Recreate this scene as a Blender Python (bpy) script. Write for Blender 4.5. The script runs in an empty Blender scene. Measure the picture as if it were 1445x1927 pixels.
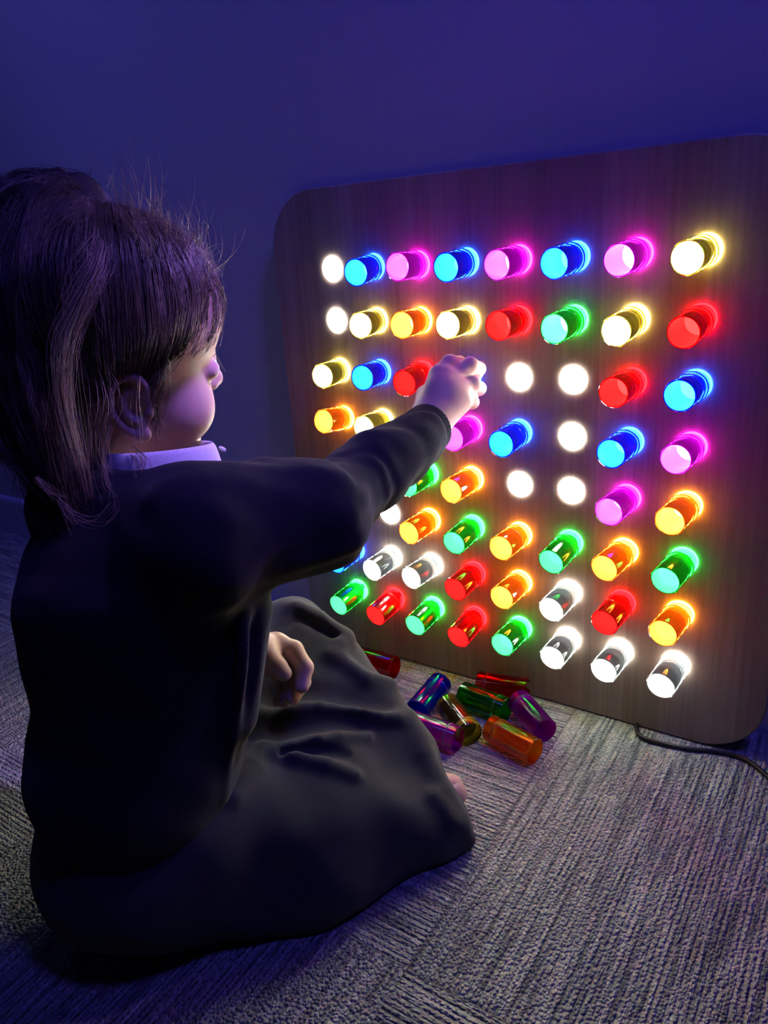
import bpy, math, random
import numpy as np
random.seed(7); rng = np.random.default_rng(7)
C = bpy.context.scene.collection
SC = bpy.context.scene

# ------------------------------------------------------------------ camera, world, lights, exposure
F_PX = 1432.6243
CAM = np.array([0.43711, -0.83937, 0.67576])
RW = np.array([[0.82701, 0.55363, -0.09774], [0.13508, -0.36444, -0.92138], [-0.54572, 0.74879, -0.37617]])
u_, s_, v_ = np.linalg.svd(RW); RW = u_ @ v_
from mathutils import Matrix, Vector
cd = bpy.data.cameras.new('camera'); cam = bpy.data.objects.new('camera', cd); C.objects.link(cam)
cd.sensor_fit = 'VERTICAL'; cd.sensor_height = 36.0; cd.sensor_width = 27.0
cd.lens = 36.0 * F_PX / 1927.0; cd.clip_start = 0.01
m = Matrix.Identity(4)
for i in range(3):
    m[i][0] = RW[0][i]; m[i][1] = -RW[1][i]; m[i][2] = -RW[2][i]; m[i][3] = CAM[i]
cam.matrix_world = m
SC.camera = cam
w = bpy.data.worlds.new('world'); SC.world = w; w.use_nodes = True
w.node_tree.nodes['Background'].inputs[0].default_value = (0.16, 0.22, 1.0, 1)
w.node_tree.nodes['Background'].inputs[1].default_value = 0.008
SC.view_settings.view_transform = 'Standard'; SC.view_settings.look = 'None'
SC.view_settings.exposure = 0.0; SC.view_settings.gamma = 1.0; SC.view_settings.use_curve_mapping = False
LED = 64.0            # radiance of the light windows in the board
def area(name, loc, target, size, power, col, spread=180):
    l = bpy.data.lights.new(name, 'AREA'); l.shape = 'DISK'; l.size = size; l.energy = power; l.color = col
    l.spread = math.radians(spread)
    o = bpy.data.objects.new(name, l); C.objects.link(o); o.location = loc
    o.rotation_euler = (Vector(target) - Vector(loc)).to_track_quat('-Z', 'Y').to_euler()
    return o
area('blue_room_lamp', (0.90, -0.42, 2.05), (0.12, 0.07, 1.00), 0.35, 3.3, (0.085, 0.065, 1.0), 76)
area('blue_wall_fill', (-1.0, -0.55, 2.3), (-0.75, 0.07, 0.95), 0.35, 0.95, (0.13, 0.13, 1.0), 54)  # unseen lamp added to even out the blue on the left wall
area('violet_head_fill', (0.42, 0.0, 1.35), (-0.10, -0.34, 0.54), 0.10, 0.36, (0.36, 0.20, 1.0), 24)  # unseen narrow lamp added to bring violet light onto the head

# ------------------------------------------------------------------ helpers
def at(px, py, d):
    """a point of the place: where the sight line through a photo pixel is d metres deep"""
    c = np.array([(px - 722.5) / F_PX * d, (py - 963.5) / F_PX * d, d])
    return RW.T @ c + CAM
def on_floor(px, py, z=0.0):
    r = RW.T @ np.array([(px - 722.5) / F_PX, (py - 963.5) / F_PX, 1.0])
    return CAM + (z - CAM[2]) / r[2] * r

def link(name, me, mat=None, parent=None, smooth=True):
    o = bpy.data.objects.new(name, me); C.objects.link(o)
    if mat is not None:
        for mm in (mat if isinstance(mat, (list, tuple)) else [mat]): me.materials.append(mm)
    if parent is not None: o.parent = parent
    if smooth and len(me.polygons) and not me.users > 1: me.polygons.foreach_set('use_smooth', [True] * len(me.polygons))
    return o
def mesh(name, v, f):
    me = bpy.data.meshes.new(name); me.from_pydata([tuple(map(float, p)) for p in v], [], [tuple(map(int, q)) for q in f]); me.update()
    return me
def mesh_np(name, v, q):
    me = bpy.data.meshes.new(name); n = len(q); k = q.shape[1]
    me.vertices.add(len(v)); me.vertices.foreach_set('co', np.asarray(v, np.float32).ravel())
    me.loops.add(n * k); me.loops.foreach_set('vertex_index', q.astype(np.int32).ravel())
    me.polygons.add(n); me.polygons.foreach_set('loop_start', np.arange(0, n * k, k, dtype=np.int32))
    me.polygons.foreach_set('loop_total', np.full(n, k, np.int32))
    me.update(calc_edges=True); me.validate(); return me
def tag(o, label=None, cat=None, group=None, kind=None):
    if label: o['label'] = label
    if cat: o['category'] = cat
    if group: o['group'] = group
    if kind: o['kind'] = kind
    return o
def empty(name, loc=(0, 0, 0)):
    o = bpy.data.objects.new(name, None); C.objects.link(o); o.location = loc; o.empty_display_size = 0.02
    return o
def lathe(prof, n=48, closed=False):
    """revolve (r, z) about z"""
    v = []; f = []; m_ = len(prof)
    for i in range(n):
        a = 2 * math.pi * i / n
        for r, z in prof: v.append((r * math.cos(a), r * math.sin(a), z))
    for i in range(n):
        j = (i + 1) % n
        for k in range(m_ if closed else m_ - 1):
            l = (k + 1) % m_
            f.append((i * m_ + k, j * m_ + k, j * m_ + l, i * m_ + l))
    return v, f
def tube(pts, r, n=10):
    pts = np.array(pts, float); v = []; f = []
    up = np.array([0, 0, 1.0])
    for i, p in enumerate(pts):
        t = pts[min(i + 1, len(pts) - 1)] - pts[max(i - 1, 0)]; t /= np.linalg.norm(t)
        a = np.cross(t, up); a = a / (np.linalg.norm(a) + 1e-9); b = np.cross(t, a)
        rr = r[i] if hasattr(r, '__len__') else r
        for k in range(n):
            g = 2 * math.pi * k / n; v.append(p + rr * (math.cos(g) * a + math.sin(g) * b))
    for i in range(len(pts) - 1):
        for k in range(n):
            l = (k + 1) % n; f.append((i * n + k, i * n + l, (i + 1) * n + l, (i + 1) * n + k))
    f.append(tuple(range(n))[::-1]); f.append(tuple((len(pts) - 1) * n + k for k in range(n)))
    return v, f
def catmull(P, n):
    P = np.array(P, float); P = np.vstack([2 * P[0] - P[1], P, 2 * P[-1] - P[-2]]); out = []
    segs = len(P) - 3
    for t in np.linspace(0, segs, n):
        i = min(int(t), segs - 1); u = t - i; a, b, c, d = P[i:i + 4]
        out.append(0.5 * (2 * b + (c - a) * u + (2 * a - 5 * b + 4 * c - d) * u * u + (3 * b - a - 3 * c + d) * u ** 3))
    return np.array(out)

# signed-distance modelling + surface nets
def cap(P, a, b, ra, rb):
    a = np.asarray(a, np.float32); b = np.asarray(b, np.float32); ab = b - a
    d = P - a; h = np.clip((d @ ab) / (ab @ ab + 1e-12), 0, 1)
    return np.sqrt(((d - h[..., None] * ab) ** 2).sum(-1)) - (ra + (rb - ra) * h)
def chain(P, pts, rs, k=0.004):
    o = None
    for i in range(len(pts) - 1):
        c = cap(P, pts[i], pts[i + 1], rs[i], rs[i + 1]); o = c if o is None else smin(o, c, k)
    return o
def ell(P, c, r):
    q = (P - np.asarray(c, np.float32)) / np.asarray(r, np.float32)
    k0 = np.sqrt((q ** 2).sum(-1)); q2 = q / np.asarray(r, np.float32)
    return k0 * (k0 - 1) / (np.sqrt((q2 ** 2).sum(-1)) + 1e-6)
def smin(a, b, k):
    h = np.clip(0.5 + 0.5 * (b - a) / k, 0, 1); return b + (a - b) * h - k * h * (1 - h)
def smax(a, b, k): return -smin(-a, -b, k)
def nz(P, s, seed=0):
    r = np.random.default_rng(seed); o = 0
    for i in range(5):
        d = r.normal(size=3); d *= (0.7 + 0.9 * r.random()) / s / np.linalg.norm(d)
        o = o + np.sin(P @ d.astype(np.float32) * 6.283 + r.random() * 6.283)
    return o / 3.2
def nets(fn, lo, hi, h):
    lo = np.asarray(lo, float); hi = np.asarray(hi, float); n = np.ceil((hi - lo) / h).astype(int) + 1
    ax = [lo[i] + h * np.arange(n[i]) for i in range(3)]
    V = np.empty(n, np.float32)
    for i0 in range(0, n[0], 24):
        g = np.stack(np.meshgrid(ax[0][i0:i0 + 24], ax[1], ax[2], indexing='ij'), -1).astype(np.float32)
        V[i0:i0 + 24] = fn(g)
    V[0] = np.maximum(V[0], 1e-4); V[-1] = np.maximum(V[-1], 1e-4); V[:, 0] = np.maximum(V[:, 0], 1e-4); V[:, -1] = np.maximum(V[:, -1], 1e-4)
    V[:, :, 0] = np.maximum(V[:, :, 0], 1e-4); V[:, :, -1] = np.maximum(V[:, :, -1], 1e-4)
    S = V < 0; m0 = tuple(x - 1 for x in n)
    acc = np.zeros(m0 + (3,), np.float32); cnt = np.zeros(m0, np.float32)
    corners = [(a, b, c) for a in (0, 1) for b in (0, 1) for c in (0, 1)]
    sl = lambda o: tuple(slice(o[i], o[i] + m0[i]) for i in range(3))
    for c in corners:
        for d in range(3):
            if c[d]: continue
            e = list(c); e[d] = 1
            A = V[sl(c)]; B = V[sl(e)]; x = S[sl(c)] != S[sl(e)]
            t = np.where(x, A / np.where(x, A - B, 1), 0)
            for k in range(3): acc[..., k] += np.where(x, (t if k == d else c[k]), 0)
            cnt += x
    act = cnt > 0; idx = -np.ones(m0, np.int64); idx[act] = np.arange(act.sum())
    ij = np.argwhere(act); v = lo + h * (ij + acc[act] / cnt[act][:, None])
    Q = []
    for d in range(3):
        a, b = (d + 1) % 3, (d + 2) % 3
        s0 = [slice(1, m0[i]) for i in range(3)]; s0[d] = slice(0, m0[d]); s1 = list(s0); s1[d] = slice(1, m0[d] + 1)
        x = S[tuple(s0)] != S[tuple(s1)]; p = np.argwhere(x) + [0 if i == d else 1 for i in range(3)]
        ea = np.zeros(3, int); ea[a] = 1; eb = np.zeros(3, int); eb[b] = 1
        g = lambda q: idx[q[:, 0], q[:, 1], q[:, 2]]
        q4 = np.stack([g(p - ea - eb), g(p - eb), g(p), g(p - ea)], 1)
        fl = ~S[p[:, 0], p[:, 1], p[:, 2]]; q4[fl] = q4[fl][:, ::-1]; Q.append(q4)
    return v, np.vstack(Q)
def smooth_v(v, q, it=2, lam=0.5):
    n = len(v); e = np.vstack([q[:, [0, 1]], q[:, [1, 2]], q[:, [2, 3]], q[:, [3, 0]]])
    for _ in range(it):
        s = np.zeros_like(v); c = np.zeros(n)
        for k in range(3): s[:, k] = np.bincount(e[:, 0], v[e[:, 1], k], n) + np.bincount(e[:, 1], v[e[:, 0], k], n)
        c = np.bincount(e[:, 0], minlength=n) + np.bincount(e[:, 1], minlength=n)
        v = v + lam * (s / np.maximum(c, 1)[:, None] - v)
    return v
def hit(fn, px, py, d0=0.4, d1=1.4):
    a = at(px, py, d0); r = (at(px, py, d1) - a); r /= np.linalg.norm(r); t = 0
    for _ in range(120):
        dd = float(fn((a + r * t)[None].astype(np.float32))[0])
        if dd < 0.0006 or t > 1.5: break
        t += dd * 0.7
    return a + r * t if t < 1.5 else None

# ------------------------------------------------------------------ materials
def mat(name, col=(.5, .5, .5), rough=.6, **kw):
    m_ = bpy.data.materials.new(name); m_.use_nodes = True; b = m_.node_tree.nodes['Principled BSDF']
    b.inputs['Base Color'].default_value = (*col, 1); b.inputs['Roughness'].default_value = rough
    for k, v in kw.items(): b.inputs[k.replace('_', ' ')].default_value = v
    return m_
class G:
    def __init__(s, m_): s.t = m_.node_tree; s.n = s.t.nodes; s.b = s.n.get('Principled BSDF')
    def node(s, ty, **kw):
        x = s.n.new(ty)
        for k, v in kw.items():
            if k.startswith('_'): setattr(x, k[1:], v)
            else: s.set(x, k.replace('_', ' '), v)
        return x
    def set(s, x, k, v):
        i = x.inputs[int(k[1:])] if k[0] == 'i' and k[1:].isdigit() else x.inputs[k]
        if isinstance(v, bpy.types.NodeSocket): s.t.links.new(v, i)
        else: i.default_value = v
    def math(s, op, a, b=None, c=None):
        x = s.n.new('ShaderNodeMath'); x.operation = op
        for i, v in enumerate((a, b, c)):
            if v is None: continue
            if isinstance(v, bpy.types.NodeSocket): s.t.links.new(v, x.inputs[i])
            else: x.inputs[i].default_value = v
        return x.outputs[0]
    def ramp(s, fac, stops):
        x = s.n.new('ShaderNodeValToRGB'); s.t.links.new(fac, x.inputs[0]); e = x.color_ramp.elements
        while len(e) < len(stops): e.new(0.5)
        for el, (p, c) in zip(e, stops): el.position = p; el.color = (*c, 1) if len(c) == 3 else c
        return x.outputs[0]
    def mix(s, fac, a, b, mode='MIX'):
        x = s.n.new('ShaderNodeMix'); x.data_type = 'RGBA'; x.blend_type = mode
        for i, v in ((0, fac), (6, a), (7, b)):
            if isinstance(v, bpy.types.NodeSocket): s.t.links.new(v, x.inputs[i])
            else: x.inputs[i].default_value = v if i == 0 else (*v, 1)
        return x.outputs[2]
    def bump(s, h, strength=.3, dist=.002):
        x = s.node('ShaderNodeBump', Strength=strength, Distance=dist, Height=h); s.t.links.new(x.outputs[0], s.b.inputs['Normal'])
    def coords(s, scale=(1, 1, 1), kind='Object'):
        tc = s.n.new('ShaderNodeTexCoord'); mp = s.n.new('ShaderNodeMapping'); s.t.links.new(tc.outputs[kind], mp.inputs[0])
        mp.inputs['Scale'].default_value = scale; return mp.outputs[0]

def wall_material():
    m_ = mat('painted_wall', (.50, .50, .52), .75); g = G(m_)
    n = g.node('ShaderNodeTexNoise', Vector=g.coords(), Scale=260.0, Detail=4.0)
    g.bump(n.outputs[0], .25, .001); return m_
def carpet_material():
    m_ = mat('carpet', (.3, .3, .3), .95); g = G(m_); b = g.b
    b.inputs['Specular IOR Level'].default_value = .08
    b.inputs['Sheen Weight'].default_value = .15
    tc = g.n.new('ShaderNodeTexCoord'); sp = g.n.new('ShaderNodeSeparateXYZ'); g.t.links.new(tc.outputs['Object'], sp.inputs[0])
    T = 0.5
    x = g.math('DIVIDE', g.math('SUBTRACT', sp.outputs[0], 0.118), T); y = g.math('DIVIDE', g.math('ADD', sp.outputs[1], 0.442), T)
    par = g.math('MODULO', g.math('ABSOLUTE', g.math('ADD', g.math('FLOOR', x), g.math('FLOOR', y))), 2.0)   # quarter-turned tiles
    odd = g.math('GREATER_THAN', par, 0.5)
    inv = g.math('SUBTRACT', 1.0, odd)
    across = g.math('ADD', g.math('MULTIPLY', sp.outputs[0], inv), g.math('MULTIPLY', sp.outputs[1], odd))
    along = g.math('ADD', g.math('MULTIPLY', sp.outputs[1], inv), g.math('MULTIPLY', sp.outputs[0], odd))
    cv = g.n.new('ShaderNodeCombineXYZ'); g.t.links.new(across, cv.inputs[0]); g.t.links.new(along, cv.inputs[1])
    def mapped(sx, sy):
        mp = g.n.new('ShaderNodeMapping'); g.t.links.new(cv.outputs[0], mp.inputs[0]); mp.inputs['Scale'].default_value = (sx, sy, 1); return mp.outputs[0]
    streak = g.node('ShaderNodeTexNoise', Vector=mapped(170, 9), Scale=1.0, Detail=3.0, Roughness=.6)
    streak2 = g.node('ShaderNodeTexNoise', Vector=mapped(90, 9), Scale=1.0, Detail=2.0)
    loops = g.node('ShaderNodeTexVoronoi', Vector=mapped(330, 270), Scale=1.0, Randomness=.95)
    fine = g.node('ShaderNodeTexNoise', Vector=mapped(900, 900), Scale=1.0, Detail=2.0)
    base = g.ramp(streak.outputs[0], [(.36, (.22, .25, .20)), (.5, (.53, .58, .44)), (.64, (.82, .86, .64))])
    warm = g.ramp(streak2.outputs[0], [(.58, (0, 0, 0)), (.72, (1, 1, 1))])
    base = g.mix(g.math('MULTIPLY', warm, .6), base, (.70, .60, .42))
    tone = g.node('ShaderNodeSeparateColor'); g.t.links.new(loops.outputs['Color'], tone.inputs[0])
    base = g.mix(.55, base, g.ramp(tone.outputs[0], [(.0, (.35, .36, .38)), (1.0, (1.0, 1.0, .97))]), 'MULTIPLY')
    fx = g.math('ABSOLUTE', g.math('SUBTRACT', g.math('FRACT', x), .5)); fy = g.math('ABSOLUTE', g.math('SUBTRACT', g.math('FRACT', y), .5))
    seam = g.math('GREATER_THAN', g.math('MAXIMUM', fx, fy), .4965)
    base = g.mix(g.math('MULTIPLY', seam, .35), base, (.04, .04, .045))
    g.t.links.new(base, b.inputs['Base Color'])
    row = g.math('ABSOLUTE', g.math('SINE', g.math('MULTIPLY', across, math.pi / .0058)))
    h = g.math('ADD', g.math('MULTIPLY', g.math('SUBTRACT', 1.0, loops.outputs['Distance']), 1.5), g.math('ADD', g.math('MULTIPLY', streak.outputs[0], 2.0), g.math('MULTIPLY', row, .8)))
    h = g.math('SUBTRACT', h, g.math('MULTIPLY', seam, .9))
    g.bump(h, 1.0, .0030); return m_
def wood_material():
    m_ = mat('board_wood', (.4, .3, .2), .5); g = G(m_); g.b.inputs['Specular IOR Level'].default_value = .35
    sp = g.n.new('ShaderNodeSeparateXYZ'); g.t.links.new(g.coords(), sp.inputs[0])
    strip = g.math('FLOOR', g.math('MULTIPLY', g.math('ADD', sp.outputs[0], 5.0), 22.0))
    wn = g.node('ShaderNodeTexWhiteNoise', _noise_dimensions='1D', W=strip)
    n1 = g.node('ShaderNodeTexNoise', Vector=g.coords((150, 150, 5)), Scale=1.0, Detail=6.0, Roughness=.65)
    n2 = g.node('ShaderNodeTexNoise', Vector=g.coords((24, 24, 1.6)), Scale=1.0, Detail=3.0)
    f = g.math('ADD', g.math('MULTIPLY', n1.outputs[0], .55), g.math('ADD', g.math('MULTIPLY', n2.outputs[0], .35), g.math('MULTIPLY', wn.outputs[0], .16)))
    col = g.ramp(f, [(.25, (.16, .120, .095)), (.5, (.27, .205, .165)), (.75, (.38, .30, .245))])
    n3 = g.node('ShaderNodeTexNoise', Vector=g.coords((420, 420, 22)), Scale=1.0, Detail=2.0)
    col = g.mix(g.ramp(n3.outputs[0], [(.64, (0, 0, 0)), (.74, (.5, .5, .5))]), col, (.07, .05, .04))
    g.t.links.new(col, g.b.inputs['Base Color']); g.bump(n1.outputs[0], .2, .0006); return m_
def led_material():
    m_ = bpy.data.materials.new('light_window'); m_.use_nodes = True; t = m_.node_tree; t.nodes.clear()
    o = t.nodes.new('ShaderNodeOutputMaterial'); e = t.nodes.new('ShaderNodeEmission')
    e.inputs[0].default_value = (1.0, .98, .86, 1); e.inputs[1].default_value = LED; t.links.new(e.outputs[0], o.inputs[0]); return m_
def acrylic(name, col, tr=.5, tl=.4, gl=.12, rough=.06, tcol=None):
    """clear coloured plastic: part see-through, part light-spreading, glossy skin"""
    m_ = bpy.data.materials.new(name); m_.use_nodes = True; t = m_.node_tree; t.nodes.clear(); L = t.links
    o = t.nodes.new('ShaderNodeOutputMaterial')
    a = t.nodes.new('ShaderNodeBsdfTransparent'); a.inputs[0].default_value = (*(tcol or col), 1)
    b = t.nodes.new('ShaderNodeBsdfTranslucent'); b.inputs[0].default_value = (*col, 1)
    mx = t.nodes.new('ShaderNodeMixShader'); mx.inputs[0].default_value = tl / (tl + tr); L.new(a.outputs[0], mx.inputs[1]); L.new(b.outputs[0], mx.inputs[2])
    gs = t.nodes.new('ShaderNodeBsdfGlossy'); gs.inputs['Color'].default_value = (1, 1, 1, 1); gs.inputs['Roughness'].default_value = rough
    fr = t.nodes.new('ShaderNodeFresnel'); fr.inputs[0].default_value = 1.49
    m2 = t.nodes.new('ShaderNodeMixShader'); L.new(fr.outputs[0], m2.inputs[0]); L.new(mx.outputs[0], m2.inputs[1]); L.new(gs.outputs[0], m2.inputs[2])
    L.new(m2.outputs[0], o.inputs[0]); return m_
def cloth(name, col, scale=900, sheen=.3, bump=.3):
    m_ = mat(name, col, .95); g = G(m_); g.b.inputs['Specular IOR Level'].default_value = .05
    g.b.inputs['Sheen Weight'].default_value = sheen; g.b.inputs['Sheen Roughness'].default_value = .5
    n = g.node('ShaderNodeTexNoise', Vector=g.coords(), Scale=float(scale), Detail=3.0)
    n2 = g.node('ShaderNodeTexNoise', Vector=g.coords(), Scale=60.0, Detail=3.0)
    g.t.links.new(g.mix(.5, col, g.ramp(n.outputs[0], [(.3, tuple(c * .5 for c in col)), (.7, tuple(c * 1.5 for c in col))])), g.b.inputs['Base Color'])
    g.bump(g.math('ADD', n.outputs[0], n2.outputs[0]), bump, .001); return m_
def skin_material():
    m_ = mat('skin', (.76, .50, .42), .5); g = G(m_)
    g.b.inputs['Subsurface Weight'].default_value = .25; g.b.inputs['Subsurface Radius'].default_value = (1, .35, .2); g.b.inputs['Subsurface Scale'].default_value = .004
    g.b.inputs['Specular IOR Level'].default_value = .35
    n = g.node('ShaderNodeTexNoise', Vector=g.coords(), Scale=40.0, Detail=4.0)
    g.t.links.new(g.ramp(n.outputs[0], [(.3, (.70, .47, .38)), (.7, (.64, .41, .33))]), g.b.inputs['Base Color'])
    n2 = g.node('ShaderNodeTexNoise', Vector=g.coords(), Scale=700.0, Detail=2.0); g.bump(n2.outputs[0], .08, .0006)
    return m_

M_WALL = wall_material(); M_CARPET = carpet_material(); M_WOOD = wood_material(); M_LED = led_material(); M_SKIN = skin_material()
M_TRIM = mat('baseboard_paint', (.62, .62, .66), .45)
M_BLACK = mat('black_plastic', (.012, .012, .013), .4)
M_CARD = cloth('navy_knit', (.012, .014, .024), 800, .12, .5)
M_SKIRT = cloth('grey_suiting', (.038, .042, .048), 1300, .16, .35)
M_SHIRT = cloth('white_cotton', (.72, .72, .76), 1500, .05, .1)

# ------------------------------------------------------------------ the setting
WALL_Y = 0.066
def plane_box(name, lo, hi, m_, **kw):
    x0, y0, z0 = lo; x1, y1, z1 = hi
    v = [(x0, y0, z0), (x1, y0, z0), (x1, y1, z0), (x0, y1, z0), (x0, y0, z1), (x1, y0, z1), (x1, y1, z1), (x0, y1, z1)]
    f = [(3, 2, 1, 0), (4, 5, 6, 7), (0, 1, 5, 4), (1, 2, 6, 5), (2, 3, 7, 6), (3, 0, 4, 7)]
    o = link(name, mesh(name, v, f), m_, smooth=False); return tag(o, kind='structure')
plane_box('floor', (-3.2, -2.4, -.05), (2.2, WALL_Y + .12, 0), M_CARPET)
plane_box('wall_back', (-3.2, WALL_Y, 0), (2.2, WALL_Y + .12, 2.6), M_WALL)
# baseboard with a rounded top edge
bb = [(WALL_Y, 0), (WALL_Y - .011, 0), (WALL_Y - .011, .088), (WALL_Y - .009, .094), (WALL_Y - .004, .097), (WALL_Y, .098)]
v = [(x, y, z) for x in (-3.2, 2.2) for y, z in bb]; n = len(bb)
f = [(i, (i + 1) % n, n + (i + 1) % n, n + i) for i in range(n)] + [tuple(range(n))[::-1], tuple(range(n, 2 * n))]
tag(link('baseboard_back', mesh('baseboard_back', v, f), M_TRIM, smooth=False), kind='structure')

# ------------------------------------------------------------------ light board (leans on the wall)
S = 0.07; TH = math.radians(3.5); YB = 0.3523; HALF = 0.347; CR = 0.078
BT = 0.018
board = empty('light_board'); board.rotation_euler = (-TH, 0, 0)
tag(board, 'square wooden pegboard with rounded corners and glowing holes leaning on the wall', 'light board')
def bl(u, v_, d=0.0): return (u, d, v_)      # board-local: u right, z up from foot, -y out of the face
def rrect(h, r, cz, n=10, yy=0.0):
    p = []
    for cx, cy, a0 in ((h - r, -h + r, -90), (h - r, h - r, 0), (-h + r, h - r, 90), (-h + r, -h + r, 180)):
        for k in range(n + 1):
            a = math.radians(a0 + 90 * k / n); p.append((cx + r * math.cos(a), yy, cz + cy + r * math.sin(a)))
    return p
CZ = YB
def rr_solid(name, h, r, cz, y0, y1, bev, m_, parent):
    rings = [rrect(h - bev, r - bev, cz, yy=y0), rrect(h, r, cz, yy=y0 + bev), rrect(h, r, cz, yy=y1 - bev), rrect(h - bev, r - bev, cz, yy=y1)]
    N = len(rings[0]); v = [p for q in rings for p in q]; f = []
    for k in range(3):
        for i in range(N): j = (i + 1) % N; f.append((k * N + i, (k + 1) * N + i, (k + 1) * N + j, k * N + j))
    f.append(tuple(range(N))); f.append(tuple(range(3 * N, 4 * N))[::-1])
    return link(name, mesh(name, v, f), m_, parent, smooth=False)
CZ = 0.3523
rr_solid('panel', 0.3515, 0.078, CZ, 0.0, BT, .002, M_WOOD, board)
# light windows: a low milky dome set flush in each of the 64 holes
HR = 0.0172
v, f = lathe([(HR, 0.0004), (HR, -.0006), (HR * .97, -.0011), (HR * .6, -.0014), (0.0001, -.0015)], 40)
disc_me = mesh('light_disc', [(x, z, y) for x, y, z in v], f)
disc_me.materials.append(M_LED)
def hole(r, c): return ((c - 3.5) * S, CZ - (r - 3.5) * S)
first = True
for r in range(8):
    for c in range(8):
        o = link('light_disc', disc_me, None, board); x, z = hole(r, c); o.location = (x, 0, z)

# ------------------------------------------------------------------ acrylic pegs
COL = {
    'blue':    ((.012, .10, 1.0), (.012, .24, 1.0)),
    'magenta': ((.80, .012, .80), (.85, .06, 1.0)),
    'yellow':  ((.85, .78, .22), (.96, .94, .50)),
    'orange':  ((1.0, .36, .012), (1.0, .70, .05)),
    'red':     ((.85, .003, .005), (1.0, .006, .006)),
    'green':   ((.015, .62, .06), (.05, .90, .20)),
    'clear':   ((.86, .90, .92), (.97, .98, 1.0)),
}
PM = {}
for k, (c1, c2) in COL.items():
    cl = k in ('clear', 'yellow')
    PM[k] = dict(tube=acrylic(k + '_acrylic', c1, tcol=(1.0, .60, .06) if k == 'orange' else None, tr=.76 if cl else .58, tl=.12 if cl else (.50 if k == 'orange' else .34)),
                 cap=acrylic(k + '_cap', c2, .40 if cl else .35, .60, rough=.1),
                 ring=acrylic(k + '_ring', tuple(.45 * a + .55 for a in c2), .05, .95))
PR, PL, PT = 0.0176, 0.0525, 0.0718
def tube_profile(z0, z1, r=PR, t=.0016):
    return [(r - t, z0), (r - .0003, z0), (r, z0 + .0004), (r, z1 - .0006), (r - .0006, z1), (r - t, z1)]
v, f = lathe(tube_profile(0.0, PT), 56, True); ME_TUBE = (v, f)
v, f = lathe([(PR - .0016, PT - .0012), (PR * .97, PT - .0003), (PR * .8, PT + .0001), (.00005, PT + .0003)], 48); ME_CAP = (v, f)
def ringprof(z, w_, r): return [(r - .0006, z - w_), (r + .0002, z - w_), (r + .00035, z), (r + .0002, z + w_), (r - .0006, z + w_)]
v, f = lathe(ringprof(PT - PL + .0135, .0013, PR), 56, True); ME_RING = (v, f)
v, f = lathe(ringprof(PT - PL + .0262, .0004, PR), 56, True); ME_GROOVE = (v, f)
MESHES = {}
for k in COL:
    MESHES[k] = {n_: mesh('%s_%s' % (k, n_), *g_) for n_, g_ in (('tube', ME_TUBE), ('cap', ME_CAP), ('ring', ME_RING), ('groove', ME_GROOVE))}
    for n_, mm in MESHES[k].items():
        mm.polygons.foreach_set('use_smooth', [True] * len(mm.polygons)); mm.set_sharp_from_angle(angle=math.radians(25))
        mm.materials.append(PM[k]['cap' if n_ == 'cap' else 'ring' if n_ == 'ring' else 'tube'])
def peg(colour, loc, axis, label, group=None, cap_=True, loose=False):
    """origin at the plug end, axis runs to the closed end"""
    e = empty('peg', loc); q = Vector(axis).to_track_quat('Z', 'Y'); e.rotation_mode = 'QUATERNION'; e.rotation_quaternion = q
    link('tube', MESHES[colour]['tube'], None, e)
    if cap_: link('end_cap', MESHES[colour]['cap'], None, e)
    rg = link('collar_ring', MESHES[colour]['ring'], None, e)
    if loose: rg.location = (0, 0, -.0195)
    else: link('groove', MESHES[colour]['groove'], None, e)
    tag(e, label, 'peg', group); return e
RB = np.array(Matrix.Rotation(-TH, 3, 'X'))
TILT = {(0, 1): (0.17, 0.113), (0, 2): (0.039, -0.002), (0, 3): (0.007, 0.083), (0, 4): (-0.08, 0.075), (0, 5): (-0.11, 0.106), (0, 6): (-0.077, 0.1), (0, 7): (-0.127, 0.117), (1, 1): (0.201, 0.023), (1, 2): (0.084, 0.009), (1, 3): (-0.004, 0.007), (1, 4): (-0.063, 0.029), (1, 5): (-0.085, 0.104), (1, 6): (-0.09, 0.152), (1, 7): (-0.106, 0.184), (2, 0): (0.165, 0.0), (2, 1): (0.133, -0.008), (2, 2): (0.051, 0.101), (2, 3): (-.02, .08), (2, 6): (-0.101, 0.065), (2, 7): (-0.102, 0.062), (3, 0): (.04, -.13), (3, 1): (0.05, -0.03), (3, 3): (0.002, 0.047), (3, 4): (-0.024, 0.077), (3, 6): (-0.111, 0.059), (3, 7): (-0.095, 0.041), (4, 2): (-.06, .07), (4, 3): (-0.097, 0.074), (4, 6): (-0.113, 0.052), (4, 7): (-0.144, 0.08), (5, 2): (-0.091, 0.08), (5, 3): (-0.06, 0.152), (5, 4): (-0.077, 0.04), (5, 5): (-0.124, 0.212), (5, 6): (-0.19, 0.106), (5, 7): (-0.165, 0.149), (6, 0): (-0.009, 0.105), (6, 1): (-0.059, 0.076), (6, 2): (-0.105, 0.047), (6, 3): (-0.079, 0.125), (6, 4): (-0.068, 0.048), (6, 5): (-0.1, 0.108), (6, 6): (-0.133, 0.169), (6, 7): (-0.14, 0.088), (7, 0): (-0.057, 0.15), (7, 1): (-0.07, 0.191), (7, 2): (-0.056, 0.171), (7, 3): (-0.035, 0.208), (7, 4): (-0.072, 0.062), (7, 5): (-0.046, 0.081), (7, 6): (-0.094, 0.076), (7, 7): (-0.102, 0.102)}
ROWS = ['.bmbmbmy', '.yoyrgyr', 'ybrb..rb', 'oy.mb.bm', '..go..mo', '..ogogog', 'bccrocro', 'grgrgccc']
NAMES = dict(b='blue', m='magenta', y='yellow', o='orange', r='red', g='green', c='clear')
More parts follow.
